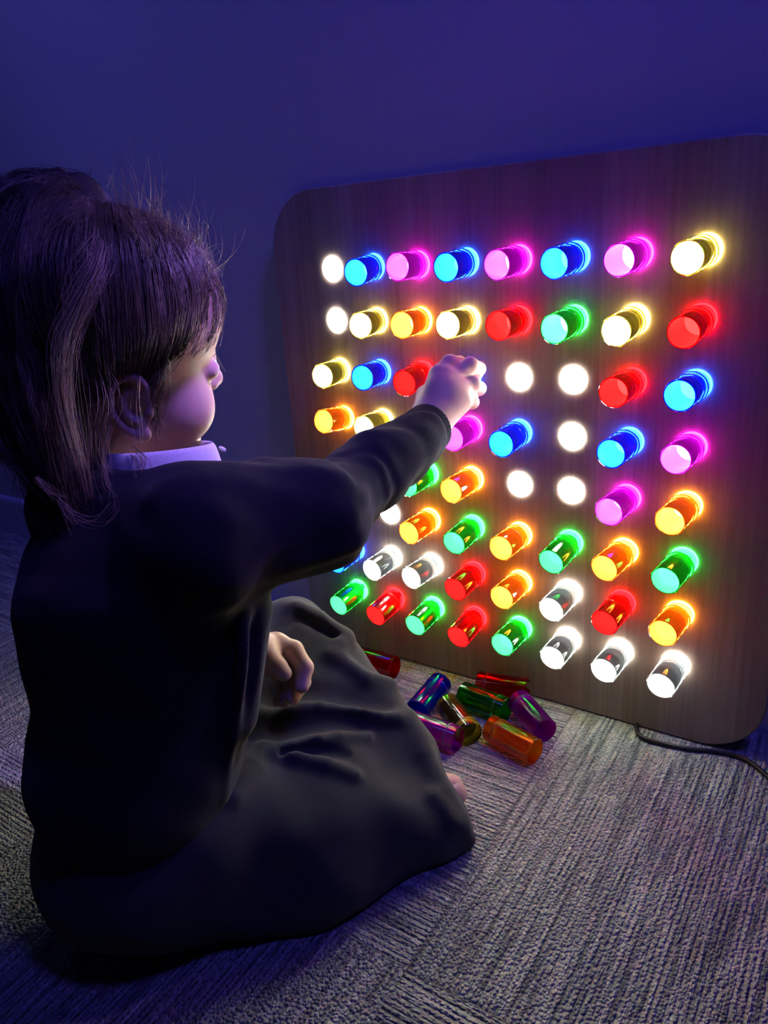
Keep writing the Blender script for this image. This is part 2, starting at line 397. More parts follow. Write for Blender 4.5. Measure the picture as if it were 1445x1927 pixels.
ORD = ['top', 'second', 'third', 'fourth', 'fifth', 'sixth', 'seventh', 'bottom']
ORDC = ['first', 'second', 'third', 'fourth', 'fifth', 'sixth', 'seventh', 'last']
WORD = dict(blue='deep blue', magenta='magenta', yellow='pale yellow', orange='orange', red='red', green='green', clear='colourless clear')
for r in range(8):
    for c in range(8):
        ch = ROWS[r][c]
        if ch == '.': continue
        nm = NAMES[ch]; sx, sy = TILT[(r, c)]; sx *= .8; sy *= .8
        x, z = hole(r, c); tipd = RB @ np.array([sx, -1.0, -sy]); tipd /= np.linalg.norm(tipd)
        basep = RB @ np.array([x, 0, z]); loc = basep - tipd * (PT - PL)
        if (r, c) == (2, 3): lab = 'deep blue glowing peg gripped by the child\'s right hand'
        else: lab = 'glowing %s peg in the %s row, %s column from the left' % (WORD[nm], ORD[r], ORDC[c])
        peg(nm, basep + tipd * (-(PT - PL) + .0), tipd, lab, 'glowing pegs in the board')

# loose pegs on the carpet
def floor_peg(colour, a, b, label, za=PR, zb=PR, cap_=False, mid=True):
    A = on_floor(*a, z=za); B = on_floor(*b, z=zb); d = B - A; d /= np.linalg.norm(d); c_ = (A + B) / 2
    return peg(colour, c_ - d * PT / 2, d, label, 'loose pegs on the carpet', cap_=cap_, loose=True)
PEGS_FLOOR = [
    ('orange', (926, 1371), (1004, 1413), 'orange see-through peg lying on the carpet nearest the camera', PR, PR),
    ('green', (951, 1336), (872, 1306), 'dark green see-through peg lying behind the loose orange one', PR, PR),
    ('red', (902, 1286), (990, 1300), 'dark red peg lying farthest back against the foot of the board', PR, PR),
    ('yellow', (886, 1383), (840, 1325), 'pale yellow clear peg lying left of the loose orange one', PR, PR),
    ('magenta', (979, 1322), (1022, 1372), 'dark plum peg lying at the right end of the loose heap', PR, PR),
    ('blue', (825, 1290), (789, 1333), 'teal blue peg lying at the back left of the loose heap', PR, PR),
    ('magenta', (846, 1386), (790, 1366), 'bright purple peg half hidden under the skirt edge', PR, PR),
    ('red', (690, 1243), (722, 1251), 'dark red peg lying beside the child\'s far knee', PR, PR),
]
for cl, a, b, lab, za, zb in PEGS_FLOOR: floor_peg(cl, a, b, lab, za, zb)

# black cord from behind the board
cp = [(.175, .035), (.196, .012), (.2045, -.010), (.214, -.0215), (.232, -.0235), (.268, -.0190), (.300, -.0089), (.333, -.0070), (.363, -.0262), (.40, -.06), (.47, -.09), (.6, -.10)]
pts = catmull([(x, y, .0032) for x, y in cp], 80)
tag(link('power_cord', mesh('power_cord', *tube(pts, .0028, 10)), M_BLACK), 'thin black power cord curving over the carpet at the foot of the board', 'cord')

# ------------------------------------------------------------------ the child
person = empty('person', tuple(on_floor(300, 1690)))
tag(person, 'child with a ponytail in dark cardigan and grey skirt, seated, reaching to the pegboard', 'person')
PO = np.array(person.location)
def child_obj(name, v, q, m_, parent=person, sm=2):
    if sm: v = smooth_v(v, q, sm)
    return link(name, mesh_np(name, v - PO, q), m_, parent)

# head frame
def head_rot(y, p_, r_):
    cz, sz = math.cos(y), math.sin(y); Rz = np.array([[cz, -sz, 0], [sz, cz, 0], [0, 0, 1]])
    c, s = math.cos(p_), math.sin(p_); Rx = np.array([[1, 0, 0], [0, c, -s], [0, s, c]])
    c, s = math.cos(r_), math.sin(r_); Ry = np.array([[c, 0, s], [0, 1, 0], [-s, 0, c]])
    return Rz @ Rx @ Ry
HR_ = head_rot(math.radians(-18.5), math.radians(-10.3), math.radians(19.2)); HS = 1.03
HC = np.array([-.151, -.416, .5617])
def h2w(p): return (np.asarray(p) * HS) @ HR_.T + HC
def w2h(p): return ((np.asarray(p) - HC) @ HR_) / HS

NECKB = np.array([-.160, -.452, .440])          # base of the neck
EAR0 = np.array([.0640, -.004, -.002]); ea = math.radians(24); et = math.radians(-14)
EU = np.array([math.sin(-ea) * -1 * .0 + 0, 1, 0]); 
# ear frame: u forward, v up, w outward; the rim flares away from the skull at the back
EW = np.array([math.cos(ea), -math.sin(ea) * .9, 0]); EW[1] = -math.sin(ea); EW /= np.linalg.norm(EW)
EU = np.array([math.sin(ea), math.cos(ea), 0.0]); EV = np.array([0, 0, 1.0])
EU, EV = math.cos(et) * EU - math.sin(et) * EV, math.sin(et) * EU + math.cos(et) * EV
def ear_pt(u, v_, w_): return EAR0 + EU * u + EV * v_ + EW * w_
def head_sdf(P):
    X = np.abs(P[..., 0]); Q = np.stack([X, P[..., 1], P[..., 2]], -1)
    d = ell(P, (0, -.010, .047), (.0675, .088, .077))
    d = smin(d, ell(P, (0, .034, .050), (.056, .050, .052)), .02)          # forehead
    d = smin(d, ell(P, (0, .030, -.020), (.050, .055, .062)), .025)        # face
    d = smin(d, ell(Q, (.036, .046, -.026), (.026, .032, .030)), .02)      # cheeks
    d = smin(d, cap(Q, (.040, .000, -.040), (.010, .064, -.074), .016, .014), .025)  # jaw
    d = smin(d, ell(P, (0, .070, -.072), (.014, .013, .012)), .018)        # chin
    d = smax(d, -ell(Q, (.032, .094, .014), (.016, .0115, .012)), .012)     # eye sockets
    d = smin(d, ell(Q, (.029, .0705, .012), (.0135, .0120, .0100)), .004)   # lids over the eyeballs
    d = smax(d, -ell(Q, (.029, .0845, .0105), (.0100, .0080, .0026)), .0015)   # eye opening
    d = smin(d, cap(P, (0, .080, .020), (0, .091, -.008), .0072, .0078), .016)    # nose
    d = smin(d, ell(P, (0, .0945, -.012), (.0088, .0085, .0080)), .006)
    d = smin(d, ell(Q, (.0088, .088, -.0145), (.0052, .007, .0055)), .004)
    d = smax(d, -ell(Q, (.0045, .0935, -.0205), (.0024, .003, .003)), .002)
    d = smin(d, ell(P, (0, .0845, -.0345), (.017, .0075, .0048)), .006)    # lips
    d = smin(d, ell(P, (0, .0835, -.0435), (.014, .0075, .0050)), .005)
    d = smax(d, -ell(P, (0, .0945, -.039), (.019, .006, .0010)), .002)
    nb = w2h(NECKB); d = smin(d, cap(P, (0, -.018, -.030), tuple(nb), .037, .036), .02)
    # ears (both sides)
    mk = (Q[..., 0] > .044) & (np.abs(Q[..., 1] + .003) < .042) & (np.abs(Q[..., 2]) < .048)
    if mk.any():
        Er = Q[mk]; e = d[mk]
        e = smin(e, ell_rot(Er, ear_pt(-.003, .001, .004), (.0160, .0250, .0042)), .006)
        e = smax(e, -ell_rot(Er, ear_pt(.001, -.002, .0085), (.0078, .0105, .0062)), .003)
        e = smin(e, chain0(Er, HELIX, HELIX_R), .0035)
        e = smin(e, chain0(Er, ANTI, ANTI_R), .003)
        e = smin(e, ell_rot(Er, ear_pt(.0095, -.006, .004), (.0035, .0050, .0038)), .003)    # tragus
        e = smin(e, ell_rot(Er, ear_pt(.0015, -.0245, .0062), (.0070, .0078, .0040)), .004)  # lobe
        d = d.copy(); d[mk] = e
    return d
EM = np.stack([EU, EV, EW], 1)
def chain0(P, pts_, rs):
    o = None
    for i in range(len(pts_) - 1):
        c = cap(P, pts_[i], pts_[i + 1], rs[i], rs[i + 1]); o = c if o is None else np.minimum(o, c)
    return o
HELIX = catmull([ear_pt(*q) for q in [(.004, .001, .004), (.010, .010, .005), (.0095, .020, .006), (.002, .0275, .008), (-.008, .0270, .0105), (-.0155, .0190, .0125), (-.0185, .0070, .0130), (-.0165, -.0060, .0118), (-.0110, -.0170, .0095), (-.0030, -.0245, .0075)]], 30)
HELIX_R = np.interp(np.linspace(0, 9, 30), range(10), [.0022, .0028, .0032, .0035, .0036, .0035, .0033, .0031, .0032, .0036])
ANTI = catmull([ear_pt(*q) for q in [(.001, .017, .006), (-.006, .013, .0085), (-.0095, .004, .009), (-.0075, -.0065, .0085), (-.001, -.0125, .0075)]], 14)
ANTI_R = np.interp(np.linspace(0, 4, 14), range(5), [.0017, .0023, .0025, .0025, .0026])
def ell_rot(P, c, r): return ell((P - np.asarray(c, np.float32)) @ EM.astype(np.float32), (0, 0, 0), r)
hv, hq = nets(head_sdf, (-.096, -.112, -.150), (.096, .118, .135), .0013)
hv = smooth_v(hv, hq, 2, .4); hv_w = h2w(hv)

# hands
def P3(l): return [at(a, b, c) for a, b, c in l]
WR = at(803, 803, .868)
def rhand(P):
    d = chain(P, P3([(770, 840, .845), (803, 803, .868)]), [.0195, .0185])
    for (a, r0, r1) in [((827, 708, .897), .017, .0135), ((845, 716, .898), .018, .0135), ((864, 735, .895), .018, .0135), ((868, 757, .888), .018, .0125)]:
        d = smin(d, cap(P, WR, at(*a), r0, r1), .012)
    d = smin(d, ell_ball(P, at(838, 745, .889), .0205), .012)
    fg = None
    for pts_, rs in [
        ([(827, 706, .900), (846, 683, .906), (864, 684, .925), (872, 698, .942)], [.0118, .0098, .0088, .0076]),
        ([(852, 712, .902), (884, 688, .908), (900, 694, .928), (899, 703, .944)], [.0118, .0102, .0088, .0070]),
        ([(862, 733, .897), (889, 724, .905), (901, 731, .925), (893, 738, .942)], [.0118, .0100, .0086, .0072]),
        ([(866, 753, .889), (884, 749, .899), (889, 757, .917), (880, 760, .932)], [.0110, .0090, .0078, .0066])]:
        c = chain(P, P3(pts_), rs, .003); fg = c if fg is None else smin(fg, c, .0022)
    d = smin(d, fg, .0045)
    th = chain(P, P3([(800, 775, .878), (803, 745, .905), (825, 722, .932), (852, 715, .950)]), [.015, .0125, .0100, .0082], .004)
    return smin(d, th, .006)
def ell_ball(P, c, r): return np.sqrt(((P - np.asarray(c, np.float32)) ** 2).sum(-1)) - r
def lhand(P):
    d = chain(P, P3([(440, 1235, .770), (482, 1228, .788)]), [.020, .019])
    for (a, r) in [((520, 1213, .803), .0125), ((522, 1226, .815), .0130), ((516, 1240, .825), .0125), ((508, 1252, .832), .0115)]:
        d = smin(d, cap(P, at(486, 1228, .79), at(*a), .016, r), .010)
    fg = None
    for pts_, rs in [
        ([(518, 1213, .803), (552, 1224, .803), (573, 1256, .797), (568, 1290, .792)], [.0118, .0105, .0092, .0080]),
        ([(522, 1228, .815), (556, 1245, .820), (568, 1283, .814), (551, 1312, .806)], [.0118, .0105, .0094, .0080]),
        ([(517, 1240, .825), (545, 1262, .832), (552, 1298, .828), (536, 1319, .820)], [.0115, .0100, .0090, .0076]),
        ([(508, 1252, .832), (530, 1275, .842), (535, 1302, .840), (524, 1318, .834)], [.0105, .0090, .0080, .0070])]:
        c = chain(P, P3(pts_), rs, .003); fg = c if fg is None else smin(fg, c, .0022)
    d = smin(d, fg, .005)
    th = chain(P, P3([(478, 1222, .782), (503, 1237, .779), (521, 1254, .781), (534, 1267, .783)]), [.0150, .0112, .0098, .0084], .004)
    return smin(d, th, .006)
def box_of(pts_, pad): a = np.array(pts_); return a.min(0) - pad, a.max(0) + pad
rlo, rhi = box_of(P3([(770, 840, .845), (803, 803, .868), (846, 683, .906), (900, 691, .944), (884, 760, .932), (800, 745, .905), (825, 722, .950)]), .026)
rv, rq = nets(rhand, rlo, rhi, .0012); rv = smooth_v(rv, rq, 1, .4)
llo, lhi = box_of(P3([(440, 1235, .770), (520, 1213, .803), (573, 1256, .797), (551, 1312, .806), (524, 1318, .840), (500, 1300, .80)]), .026)
lv, lq = nets(lhand, llo, lhi, .0012); lv = smooth_v(lv, lq, 1, .4)

# joints shared by body and clothes
SH_R = at(378, 1015, .640); EL_R = at(588, 972, .712); CU_R = at(797, 818, .858)
SH_L = np.array([-.272, -.405, .405]); EL_L = at(300, 1330, .88); CU_L = at(462, 1235, .776)
HIP = np.array([-.135, -.485, .085]); CHEST = at(262, 1080, .715); BELLY = at(262, 1330, .755)
KN_R = at(822, 1560, .862); KN_L = at(548, 1196, .985); HIP_R = at(330, 1600, .775); HIP_L = at(300, 1400, .86)
FT_R = at(560, 1560, .93); FT_L = at(846, 1487, .912)
def rest(P):
    d = cap(P, NECKB, CHEST, .036, .062); d = smin(d, cap(P, CHEST, BELLY, .062, .062), .03); d = smin(d, cap(P, BELLY, HIP, .062, .07), .03)
    for a, b, c_, r1, r2, r3 in ((SH_R, EL_R, CU_R, .036, .029, .018), (SH_L, EL_L, CU_L, .036, .027, .018)):
        d = smin(d, cap(P, a, b, r1, r2), .015); d = smin(d, cap(P, b, c_, r2, r3), .01)
    lg = None
    for a, b, c_, r1, r2, r3 in ((HIP_R, KN_R, FT_R, .056, .032, .022), (HIP_L, KN_L, FT_L, .052, .032, .022)):
        c = smin(cap(P, a, b, r1, r2), cap(P, b, c_, r2, r3), .01); lg = c if lg is None else smin(lg, c, .01)
    d = smin(d, smax(lg, skirt_base(P) + .012, .004), .01)
    d = smin(d, cap(P, at(846, 1487, .912), at(852, 1490, .905), .017, .016), .01)
    return d
def skirt_base(P):
    d = ell(P, at(275, 1590, .790), (.112, .105, .085))
    d = smin(d, cap(P, at(255, 1530, .785), at(262, 1420, .770), .092, .084), .03)
    # near thigh to the near knee, cloth hanging to the floor
    d = smin(d, cap(P, at(400, 1560, .785), at(790, 1550, .855), .070, .042), .04)
    d = smin(d, cap(P, at(330, 1690, .765), at(600, 1655, .800), .046, .040), .03)
    d = smin(d, cap(P, at(600, 1655, .800), at(856, 1572, .862), .040, .019), .03)
    # far thigh up to the raised far knee
    d = smin(d, cap(P, at(330, 1400, .840), at(545, 1205, .985), .060, .045), .035)
    d = smin(d, cap(P, at(545, 1200, .985), at(620, 1265, .975), .045, .045), .03)
    # cloth between the knees over the shins
    d = smin(d, chain(P, [at(620, 1270, .965), at(690, 1345, .935), at(755, 1435, .910), at(818, 1530, .885)], [.045, .044, .042, .030], .02), .04)
    d = smin(d, ell(P, at(560, 1440, .880), (.085, .085, .060)), .04)
    d = smin(d, ell(P, at(560, 1330, .935), (.070, .080, .055)), .04)
    return d
blo, bhi = box_of([NECKB, SH_L, SH_R, CU_R, KN_R, KN_L, HIP_L, HIP_R, FT_L, CU_L], .09)
bv, bq = nets(rest, blo, bhi, .006); bv = smooth_v(bv, bq, 2)
av, aq = nets(lambda P: chain(P, [at(835, 1478, .915), at(846, 1482, .910), at(857, 1494, .906)], [.014, .0155, .0135]), *box_of([at(846, 1487, .91)], .04), .0016)
V = [hv_w, rv, lv, bv, av]; Qs = []; o_ = 0
for v, q in zip(V, (hq, rq, lq, bq, aq)): Qs.append(q + o_); o_ += len(v)
body = link('body', mesh_np('body', np.vstack(V) - PO, np.vstack(Qs)), M_SKIN, person)

# ---- eyes
M_EYE = mat('eye_white', (.75, .72, .70), .15); M_IRIS = mat('brown_iris', (.05, .028, .015), .1)
for sg in (-1, 1):
    e_v, e_f = lathe([(.0115 * math.sin(t), .0115 * math.cos(t)) for t in np.linspace(.001, 3.1405, 17)], 24)
    R_ = np.array(Vector((0, 1, -.08)).to_track_quat('Z', 'Y').to_matrix())
    pts_ = h2w(np.array(e_v) @ R_.T + [sg * .029, .0705, .0116]) - PO
    ey = link('eye', mesh('eye', pts_, e_f), [M_EYE, M_IRIS], person)
    for k_, p_ in enumerate(ey.data.polygons):
        if np.mean([e_v[i][2] for i in p_.vertices]) > .0102: p_.material_index = 1
# ---- cardigan
DN = (CU_R - EL_R) / np.linalg.norm(CU_R - EL_R)
def mm(*a):
    o = a[0]
    for x in a[1:]: o = smin(o, x, .02)
    return o
CUT = at(806, 806, .868)
PLACKET = [catmull(P3(l), 12) for l in ([(482, 1140, .672), (484, 1200, .676), (478, 1270, .684), (456, 1350, .702), (434, 1430, .722)], [(458, 1160, .650), (456, 1250, .655), (444, 1340, .675), (424, 1440, .705), (414, 1500, .725)])]
def card(P):
    N1 = nz(P, .16, 3) * .004 + nz(P, .07, 5) * .0018
    d = cap(P, at(235, 960, .700), at(262, 1120, .700), .061, .094)
    d = smin(d, cap(P, at(262, 1120, .700), at(272, 1380, .742), .098, .098), .04)
    d = smin(d, cap(P, at(255, 1430, .755), at(262, 1440, .765), .103, .100), .015)
    d = smin(d, cap(P, SH_L, SH_R * .6 + SH_L * .4, .052, .055), .04)
    d = smin(d, cap(P, at(300, 985, .665), SH_R, .055, .060), .03)
    sl = cap(P, SH_R, EL_R, .0635, .0470); sl = smin(sl, cap(P, EL_R, CU_R, .0465, .0290), .02)
    # creases across the sleeve
    t = ((P - SH_R.astype(np.float32)) @ ((EL_R - SH_R) / np.linalg.norm(EL_R - SH_R)).astype(np.float32))
    t2 = ((P - EL_R.astype(np.float32)) @ DN.astype(np.float32))
    sl = sl + .0020 * nz(P, .045, 9) + .0010 * np.sin(t2 * 95 + 4 * nz(P, .08, 11)) * np.clip(t2 * 20, 0, 1)
    d = smin(d, sl, .018)
    for a, b, ra, rb in [((385, 902, .672), (425, 935, .640), .017, .010), ((492, 908, .690), (505, 975, .655), .017, .008), ((470, 990, .640), (400, 1080, .600), .010, .006), ((560, 895, .708), (640, 958, .700), .013, .006), ((545, 905, .700), (600, 1000, .672), .010, .005), ((690, 872, .765), (650, 940, .720), .012, .006), ((740, 835, .800), (725, 890, .770), .008, .006)]:
        d = smin(d, cap(P, at(*a), at(*b), ra, rb), .010)
    d = smin(d, chain(P, [SH_L, EL_L, at(440, 1238, .772)], [.050, .040, .030], .02), .02)
    d = d + N1
    # button band down the front edge: two rolled folds
    d = smin(d, cap(P, at(462, 1150, .685), at(440, 1345, .705), .024, .022), .02)
    for f_ in PLACKET: d = smin(d, chain0(P, f_, [.0055] * 12), .008)
    d = smax(d, (P - CUT.astype(np.float32)) @ DN.astype(np.float32), .003)
    DL = (CU_L - EL_L) / np.linalg.norm(CU_L - EL_L)
    # neck opening
    d = smax(d, -cap(P, COL_C - COL_N * .02, COL_C + COL_N * .1, .050, .062), .006)
    return d
COL_C = at(304, 893, .688); COL_N = (h2w((0, -.018, -.03)) - NECKB); COL_N /= np.linalg.norm(COL_N)
clo, chi = box_of([at(40, 1400, .75), SH_L, SH_R, CU_R, BELLY, at(480, 1200, .66), at(260, 1450, .76)], .115); clo[2] = max(clo[2], .03)
cv_, cq = nets(card, clo, chi, .0028)
cardigan = child_obj('cardigan', cv_, cq, M_CARD, sm=1)
# ribbed cuff and hem as one knit band each
def cuff(P):
    rel = P - (CUT - DN * .010).astype(np.float32); ax_ = rel @ DN.astype(np.float32)
    e1 = np.cross(DN, [0, 0, 1.0]); e1 /= np.linalg.norm(e1); e2 = np.cross(DN, e1)
    a = rel @ e1.astype(np.float32); b = rel @ e2.astype(np.float32); rr = np.sqrt(a * a + b * b); an = np.arctan2(b, a)
    ring = np.abs(rr - .0262 - .0004 * np.cos(an * 40)) - .0028
    return smax(ring, np.abs(ax_) - .014, .003)
cl_, ch_ = box_of([CUT - DN * .01], .040)
v, q = nets(cuff, cl_, ch_, .0012); child_obj('cuff', v, q, M_CARD, sm=1)

# ---- shirt collar
e1 = at(400, 886, .688) - at(300, 886, .688); e1 -= COL_N * (e1 @ COL_N); e1 /= np.linalg.norm(e1); e2 = np.cross(COL_N, e1)
def ring_pt(a, r, h): return COL_C + e1 * (math.cos(a) * r) + e2 * (math.sin(a) * r * .92) + COL_N * h
NA = 72; prof = [(.0440, -.012), (.0445, .010), (.0455, .0225), (.0475, .0255), (.0500, .0235), (.0530, .010), (.0560, -.006), (.0570, -.014)]
v = []; f = []
a0, a1 = math.radians(8), math.radians(352)
away = math.atan2((at(302, 886, 1.2) - COL_C) @ e2, (at(302, 886, 1.2) - COL_C) @ e1)
OFF = away * 0 + math.radians(18) * (1 if math.sin(away) > 0 else -1)
for i in range(NA + 1):
    a = OFF + a0 + (a1 - a0) * i / NA
    for r, h in prof: v.append(ring_pt(a, r + .0008 * math.sin(a * 3), h))
n = len(prof)
for i in range(NA):
    for k in range(n - 1): f.append((i * n + k, (i + 1) * n + k, (i + 1) * n + k + 1, i * n + k + 1))
col = link('shirt_collar', mesh('shirt_collar', [p - PO for p in v], f), M_SHIRT, person)
mo = col.modifiers.new('s', 'SOLIDIFY'); mo.thickness = .0014; mo.offset = 0
mo = col.modifiers.new('b', 'SUBSURF'); mo.levels = mo.render_levels = 1
bp = at(418, 845, .700)
v, f = lathe([(.0001, .0016), (.0028, .0016), (.0036, .0008), (.0036, -.0008), (.0028, -.0014), (.0001, -.0014)], 20)
bt = link('button', mesh('button', v, f), M_SHIRT, col); bt.location = bp - PO; bt.rotation_euler = Vector(COL_N + .6 * e1).to_track_quat('Z', 'Y').to_euler()

# ---- skirt draped over the crossed legs
def skirt_fn(P):
    d = skirt_base(P)
    d = d + nz(P, .13, 21) * .0035 + nz(P, .055, 22) * .0012
    for pts_, rs, k in RIDGES: d = smin(d, chain(P, pts_, rs, .004), k)
    for pts_, rs, k in VALLEYS: d = smax(d, -chain(P, pts_, rs, .004), k)
    return smax(d, -(P[..., 2] - .0015), .002)
def on_skirt(l, lift):
    o = []
    for x, y in l:
        h_ = hit(skirt_base, x, y)
        if h_ is None: h_ = at(x, y, .9)
        o.append(h_ + (CAM - h_) / np.linalg.norm(CAM - h_) * lift)
    return o
def ridge(l, r, k=.010, lift=.001):
    k = k * 1.6; lift = lift - .002
    n_ = len(l); return (on_skirt(l, lift), [r * (.55 + .45 * math.sin(math.pi * (i + .5) / n_)) for i in range(n_)], k)
RIDGES = [
    ridge([(462, 1362), (500, 1345), (545, 1331), (600, 1326), (660, 1332), (715, 1343), (748, 1350)], .0085, .010, .004),
    ridge([(497, 1412), (550, 1404), (600, 1394), (635, 1386), (690, 1384)], .0060, .008, .003),
    ridge([(497, 1413), (560, 1424), (615, 1437), (668, 1458)], .0055, .008, .003),
    ridge([(650, 1198), (640, 1215), (625, 1232)], .007, .009, .003),
    ridge([(560, 1145), (600, 1165), (650, 1200)], .008, .012, .003),
    ridge([(640, 1240), (690, 1275), (735, 1285)], .006, .010, .002),
    ridge([(440, 1500), (470, 1440), (497, 1412)], .006, .010, .002),
    ridge([(770, 1350), (800, 1420), (835, 1490), (870, 1545)], .007, .014, .001),
    ridge([(815, 1500), (850, 1545), (885, 1580)], .006, .010, .002),
]
VALLEYS = [
    (on_skirt([(520, 1315), (570, 1300), (650, 1308), (720, 1320)], .004), [.006, .009, .009, .006], .020),
    (on_skirt([(520, 1372), (600, 1360), (680, 1360)], .002), [.004, .006, .005], .014),
    (on_skirt([(520, 1185), (560, 1160), (600, 1180), (640, 1205)], -.000), [.003, .005, .005, .003], .010),
    (on_skirt([(530, 1418), (590, 1410), (650, 1420)], .001), [.003, .006, .005], .008),
]
slo, shi = box_of([at(60, 1600, .80), at(330, 1700, .765), at(860, 1570, .86), at(548, 1170, .985), at(745, 1430, .92), at(300, 1350, .9)], .10)
slo[2] = -.01
v, q = nets(skirt_fn, slo, shi, .0030)
child_obj('skirt', v, q, M_SKIRT, sm=1)

# ---- hair
def hair_material():
    m_ = mat('brown_hair', (.10, .06, .035), .42); g = G(m_)
    n = g.node('ShaderNodeTexNoise', Vector=g.coords((60, 60, 12)), Scale=1.0, Detail=3.0)
    g.t.links.new(g.ramp(n.outputs[0], [(.35, (.07, .048, .034)), (.58, (.20, .14, .095)), (.74, (.55, .42, .30))]), g.b.inputs['Base Color'])
    g.b.inputs['Specular IOR Level'].default_value = .6; g.b.inputs['Roughness'].default_value = .38
    return m_
M_HAIR = hair_material(); M_CORE = mat('hair_mass', (.02, .013, .010), .7)
TIE = w2h(at(196, 442, .648))
def strands(paths, r=.00028, n=12, taper=True):
    """many fine three-sided tubes as one mesh"""
    P = np.array([catmull(p, n) for p in paths]); K = len(P)
    T = np.gradient(P, axis=1); T /= np.linalg.norm(T, axis=2, keepdims=True) + 1e-9
    ref = np.array([.3, .5, .81]); A = np.cross(T, ref); A /= np.linalg.norm(A, axis=2, keepdims=True) + 1e-9; B = np.cross(T, A)
    rr = r * np.linspace(1, .35 if taper else 1, n)[None, :, None] * rng.uniform(.7, 1.3, (K, 1, 1))
    V_ = np.stack([P + rr * (math.cos(g) * A + math.sin(g) * B) for g in (0, 2.094, 4.189)], 2)
    base = (np.arange(K)[:, None, None] * n + np.arange(n - 1)[None, :, None]) * 3 + np.arange(3)[None, None, :]
    nx = (np.arange(K)[:, None, None] * n + np.arange(n - 1)[None, :, None]) * 3 + (np.arange(3)[None, None, :] + 1) % 3
    return V_.reshape(-1, 3), np.stack([base, nx, nx + 3, base + 3], -1).reshape(-1, 4)
def scalp(th, ph, off=0.0):
    """th from the back over the top to the brow, ph sideways"""
    c = np.array([0, -.006, .046]); r = np.array([.0690, .0900, .0790]) + off
    return c + r * np.array([math.sin(ph), math.cos(ph) * math.sin(th), math.cos(ph) * math.cos(th)])
def scalp_dir(d, off=0.0):
    c = np.array([0, -.006, .046]); r = np.array([.0695, .0905, .0790]) + off
    if d[1] > 0: r = r * np.array([1, .985, 1])
    d = d / np.linalg.norm(d / r); return c + d
def dirof(p): return (np.asarray(p) - np.array([0, -.006, .046]))
# hair cap with its front hairline
TD = dirof(TIE)
def hairmass(P):
    d = skull(P) - .0006
    y, z, x = P[..., 1], P[..., 2], np.abs(P[..., 0])
    front = (y - .046) + np.clip(.066 - z, 0, 1) * .95 - np.clip(z - .075, 0, 1) * .6     # hairline slants back to the ear
    low = -(z + .030) + np.clip(y + .02, 0, 1) * 1.2
    d = smax(d, front, .006); d = smax(d, low, .01)
    return d
# the ponytail: rises at the tie, falls behind the head
PT_G = [
    [(196, 442, 0.648), (188, 385, 0.650), (135, 352, 0.655), (60, 375, 0.660), (10, 460, 0.635), (-8, 600, 0.630), (0, 740, 0.645), (25, 860, 0.655), (60, 930, 0.655)],
    [(196, 442, 0.648), (180, 380, 0.640), (120, 345, 0.645), (40, 400, 0.650), (-25, 500, 0.630), (-35, 650, 0.625), (-20, 790, 0.635), (20, 850, 0.645)],
    [(196, 442, 0.640), (170, 390, 0.632), (120, 400, 0.630), (80, 520, 0.587), (70, 660, 0.595), (85, 800, 0.605), (105, 900, 0.610), (120, 965, 0.615)],
    [(196, 446, 0.638), (178, 430, 0.628), (150, 480, 0.595), (125, 570, 0.583), (118, 680, 0.590), (130, 800, 0.600), (150, 890, 0.605), (165, 955, 0.607)],
    [(198, 450, 0.610), (188, 480, 0.602), (165, 545, 0.587), (135, 620, 0.590), (122, 720, 0.595), (138, 820, 0.600), (158, 900, 0.603), (168, 940, 0.605)],
    [(196, 442, 0.655), (170, 390, 0.665), (100, 400, 0.685), (60, 520, 0.655), (60, 680, 0.655), (80, 820, 0.655), (100, 920, 0.655), (110, 960, 0.655)],
]
GW = [np.array(P3(catmull(g_, 14))) for g_ in PT_G]
TAIL = (([(185, 425, 0.648), (140, 395, 0.650), (85, 450, 0.625), (50, 560, 0.617), (45, 680, 0.623), (75, 800, 0.627), (100, 890, 0.627), (112, 945, 0.627)], [.014, .028, .043, .047, .043, .033, .022, .008]),
                    ([(150, 400, 0.648), (70, 400, 0.655), (5, 480, 0.635), (-5, 600, 0.627), (10, 720, 0.635)], [.020, .032, .036, .036, .022]))
def tailmass(P):
    d = None
    for px_, rs in TAIL:
        c = chain(P, P3(px_), rs, .015); d = c if d is None else smin(d, c, .02)
    return d + .002 + nz(P, .03, 31) * .0016
tlo, thi = box_of(P3([(160, 400, .65), (-10, 600, .63), (75, 850, .63), (112, 960, .64), (5, 480, .665), (60, 500, .57), (60, 800, .58)]), .075)
tv, tq = nets(tailmass, tlo, thi, .0028)
# strands drawn back over the scalp to the tie
SC0 = np.array([0, -.006, .046])
def skull(P):
    d = ell(P, (0, -.010, .048), (.0690, .0890, .0785)); return smin(d, ell(P, (0, .034, .050), (.0560, .0500, .0520)), .02)
def on_skull(p, lift):
    p = np.asarray(p, float).reshape(-1, 3); d = p - SC0; d /= np.linalg.norm(d, axis=1, keepdims=True); lo = np.zeros(len(p)); hi = np.full(len(p), .14)
    for _ in range(16):
        m2 = (lo + hi) / 2; s_ = skull((SC0 + d * m2[:, None]).astype(np.float32)) < 0; lo = np.where(s_, m2, lo); hi = np.where(s_, hi, m2)
    return SC0 + d * (hi + lift)[:, None]
HL = on_skull(catmull([(0, .066, .098), (.026, .062, .094), (.044, .048, .078), (.056, .032, .056), (.064, .014, .034), (.067, .000, .026), (.068, -.014, .018), (.066, -.030, -.010), (.050, -.055, -.026), (.0, -.080, -.030)], 50), 0.0)
mv, mq = nets(hairmass, (-.09, -.115, -.05), (.09, .10, .14), .0022)
hair_parts = [(h2w(mv), mq), (smooth_v(tv, tq, 1), tq)]
paths = []; raw = []; lifts = []; fuzz = []
